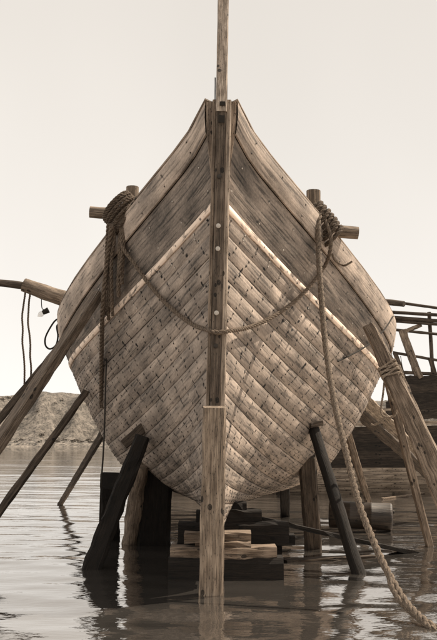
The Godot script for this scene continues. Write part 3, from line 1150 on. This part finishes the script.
# ---------------------------------------------------------------- the other boat
func build_other_boat() -> void:
	var d := 26.0
	var s := d / FOCAL
	var o := base("moored_boat", on_water(440, 489))
	tag(o, "dark low boat with a pale bottom moored behind, gear poles above its deck", "boat")
	var x0 := -2.0
	var x1 := 13.5
	# heights at its side: bottom paint, dark planks, two rails, raised stern
	var levels := [0.0, .3, .55, .8, 1.05, 1.3, 1.55, 1.8, 2.02]
	var flare := [.5, .22, .1, .04, .0, -.03, -.05, -.06, -.06]
	for k in levels.size() - 1:
		var st := begin(-1)
		var n := 24
		var pts: Array = []
		for i in n + 1:
			var q := float(i) / n
			var x := lerpf(x0, x1, q)
			var curve := 1.6 * pow(absf(q - .45) * 2.0, 2.6)
			var lift := .55 * pow(absf(q - .35) * 1.6, 2.2)
			pts.append([Vector3(x, levels[k] + lift * levels[k] / 2.0 + .002, -d - curve - flare[k]), Vector3(x, levels[k + 1] + lift * levels[k + 1] / 2.0 - .002, -d - curve - flare[k + 1])])
		for i in n:
			var a = pts[i]
			var b = pts[i + 1]
			var back := Vector3(0, 0, -.05)
			var u0 := i * .65
			quad(st, a[0], a[1], b[1], b[0], Vector2(u0, 0), Vector2(u0, .25), Vector2(u0 + .65, .25), Vector2(u0 + .65, 0))
			quad(st, a[1], a[1] + back, b[1] + back, b[1])
			quad(st, a[0] + back, a[0], b[0], b[0] + back)
		put(st, "bottom_plank" if k < 3 else "plank", M.boat_white if k < 3 else M.boat_dark[k % 3], o)
	# inner shell, far side and deck so that it is a closed body
	var bd := begin(0)
	for i in 24:
		var q0 := i / 24.0
		var q1 := (i + 1) / 24.0
		var c0 := 1.6 * pow(absf(q0 - .45) * 2.0, 2.6)
		var c1 := 1.6 * pow(absf(q1 - .45) * 2.0, 2.6)
		var xa := lerpf(x0, x1, q0)
		var xb := lerpf(x0, x1, q1)
		quad(bd, Vector3(xa, 0, -d - c0 - .55), Vector3(xa, 1.9, -d - c0 - .12), Vector3(xb, 1.9, -d - c1 - .12), Vector3(xb, 0, -d - c1 - .55))
		quad(bd, Vector3(xa, 1.9, -d - c0 - .12), Vector3(xa, 1.9, -d - 4.2 + c0), Vector3(xb, 1.9, -d - 4.2 + c1), Vector3(xb, 1.9, -d - c1 - .12))
		quad(bd, Vector3(xa, 1.9, -d - 4.2 + c0), Vector3(xa, 0, -d - 3.8 + c0), Vector3(xb, 0, -d - 3.8 + c1), Vector3(xb, 1.9, -d - 4.2 + c1))
	put(bd, "deck", M.timber_wet, o)
	for q in [[2.1, .09, .1, M.timber_pale], [2.32, .07, .09, M.timber_mid], [2.52, .07, .09, M.timber_pale]]:
		var path: Array = []
		var sc: Array = []
		for i in 25:
			var k := i / 24.0
			path.append(Vector3(lerpf(x0, x1, k), q[0] + .55 * pow(absf(k - .35) * 1.6, 2.2), -d + .08 - 1.6 * pow(absf(k - .45) * 2.0, 2.6)))
			sc.append([Vector2(-q[1], -q[2]) * .6, Vector2(q[1], -q[2]) * .6, Vector2(q[1], q[2]) * .6, Vector2(-q[1], q[2]) * .6])
		var st := begin(-1)
		sweep(st, path, sc, frames_of(path, Vector3.UP))
		put(st, "rail", q[3], o)
	# raised stern works: board by board
	for i in 5:
		var v := 378.0 + i * 8.5
		put(timber_shape(at(392 - i * 2, v + 3.0, d - .1), at(475, v + 1.0, d - .1), .05, 8.9 * s, Vector3(0, 0, 1), .006, 1.0, 60.0 + i), "stern_board", M.boat_dark[i % 3], o)
	put(timber_shape(at(391, 372, d), at(480, 376, d), .14, .1, Vector3(0, 0, 1), .005, 1.0, 66.0), "rail", M.timber_dark, o)
	put(timber_shape(at(393, 352.5, d), at(470, 366, d), .08, .08, Vector3(0, 0, 1), .005, 1.0, 67.0), "handrail", M.timber_dark, o)
	for q in [[395, 353, 404, 378], [430, 358, 436, 378]]:
		put(timber_shape(at(q[0], q[1], d), at(q[2], q[3], d), .14, .12, Vector3(0, 0, 1), .005, 1.0, q[0]), "stanchion", M.timber_dark, o)
	put(timber_shape(at(402, 330, d), at(419, 378, d), .22, .16, Vector3(1, 0, 0), .006, 1.0, 70.0), "frame_post", M.timber_mid, o)
	put(timber_shape(at(416, 367, d - .1), at(421, 378, d - .1), .16, .12, Vector3(1, 0, 0), .006, 1.0, 71.0), "frame_post", M.timber_mid, o)
	put(timber_shape(at(400, 333.5, d), at(421, 325, d), .15, .12, Vector3(0, 0, 1), .005, 1.0, 72.0), "frame_brace", M.timber_mid, o)
	put(timber_shape(at(409, 321, d + .3), at(427, 321.5, d + .3), .2, .12, Vector3(0, 0, 1), .005, 1.0, 73.0), "frame_head", M.timber_mid, o)
	for q in [[372, 299, 445, 309, .05], [378, 301, 404, 304, .1], [380, 311.5, 445, 315.5, .06], [384, 317, 445, 321.5, .07], [386, 320.5, 445, 325, .05], [388, 329, 445, 335, .05]]:
		put(log_shape(at(q[0], q[1], d + .2), at(q[2], q[3], d - .4), q[4], q[4] * .9, .004, 8, q[1]), "gear_pole", M.timber_dark, o)
	put(log_shape(at(429, 312, d), at(433, 378, d), .06, .06, .004, 8, 80.0), "gear_post", M.timber_dark, o)
	for i in 4:
		var st := begin(0)
		tube_into(st, [at(391.5 + i * 3.0, 353 + i, d + .1), at(395 + i * 3.0, 377, d + .1)], .012, 5)
		put(st, "shroud", M.rope_pale, o)
	# pale rope floating in front of it
	rope_thing("floating_rope", "pale rope lying on the water in front of the moored boat", M.rope_pale, [[on_water(382, 499, .02), on_water(395, 497.5, .02), on_water(412, 495, .03), on_water(440, 489.5, .05)]], .04)
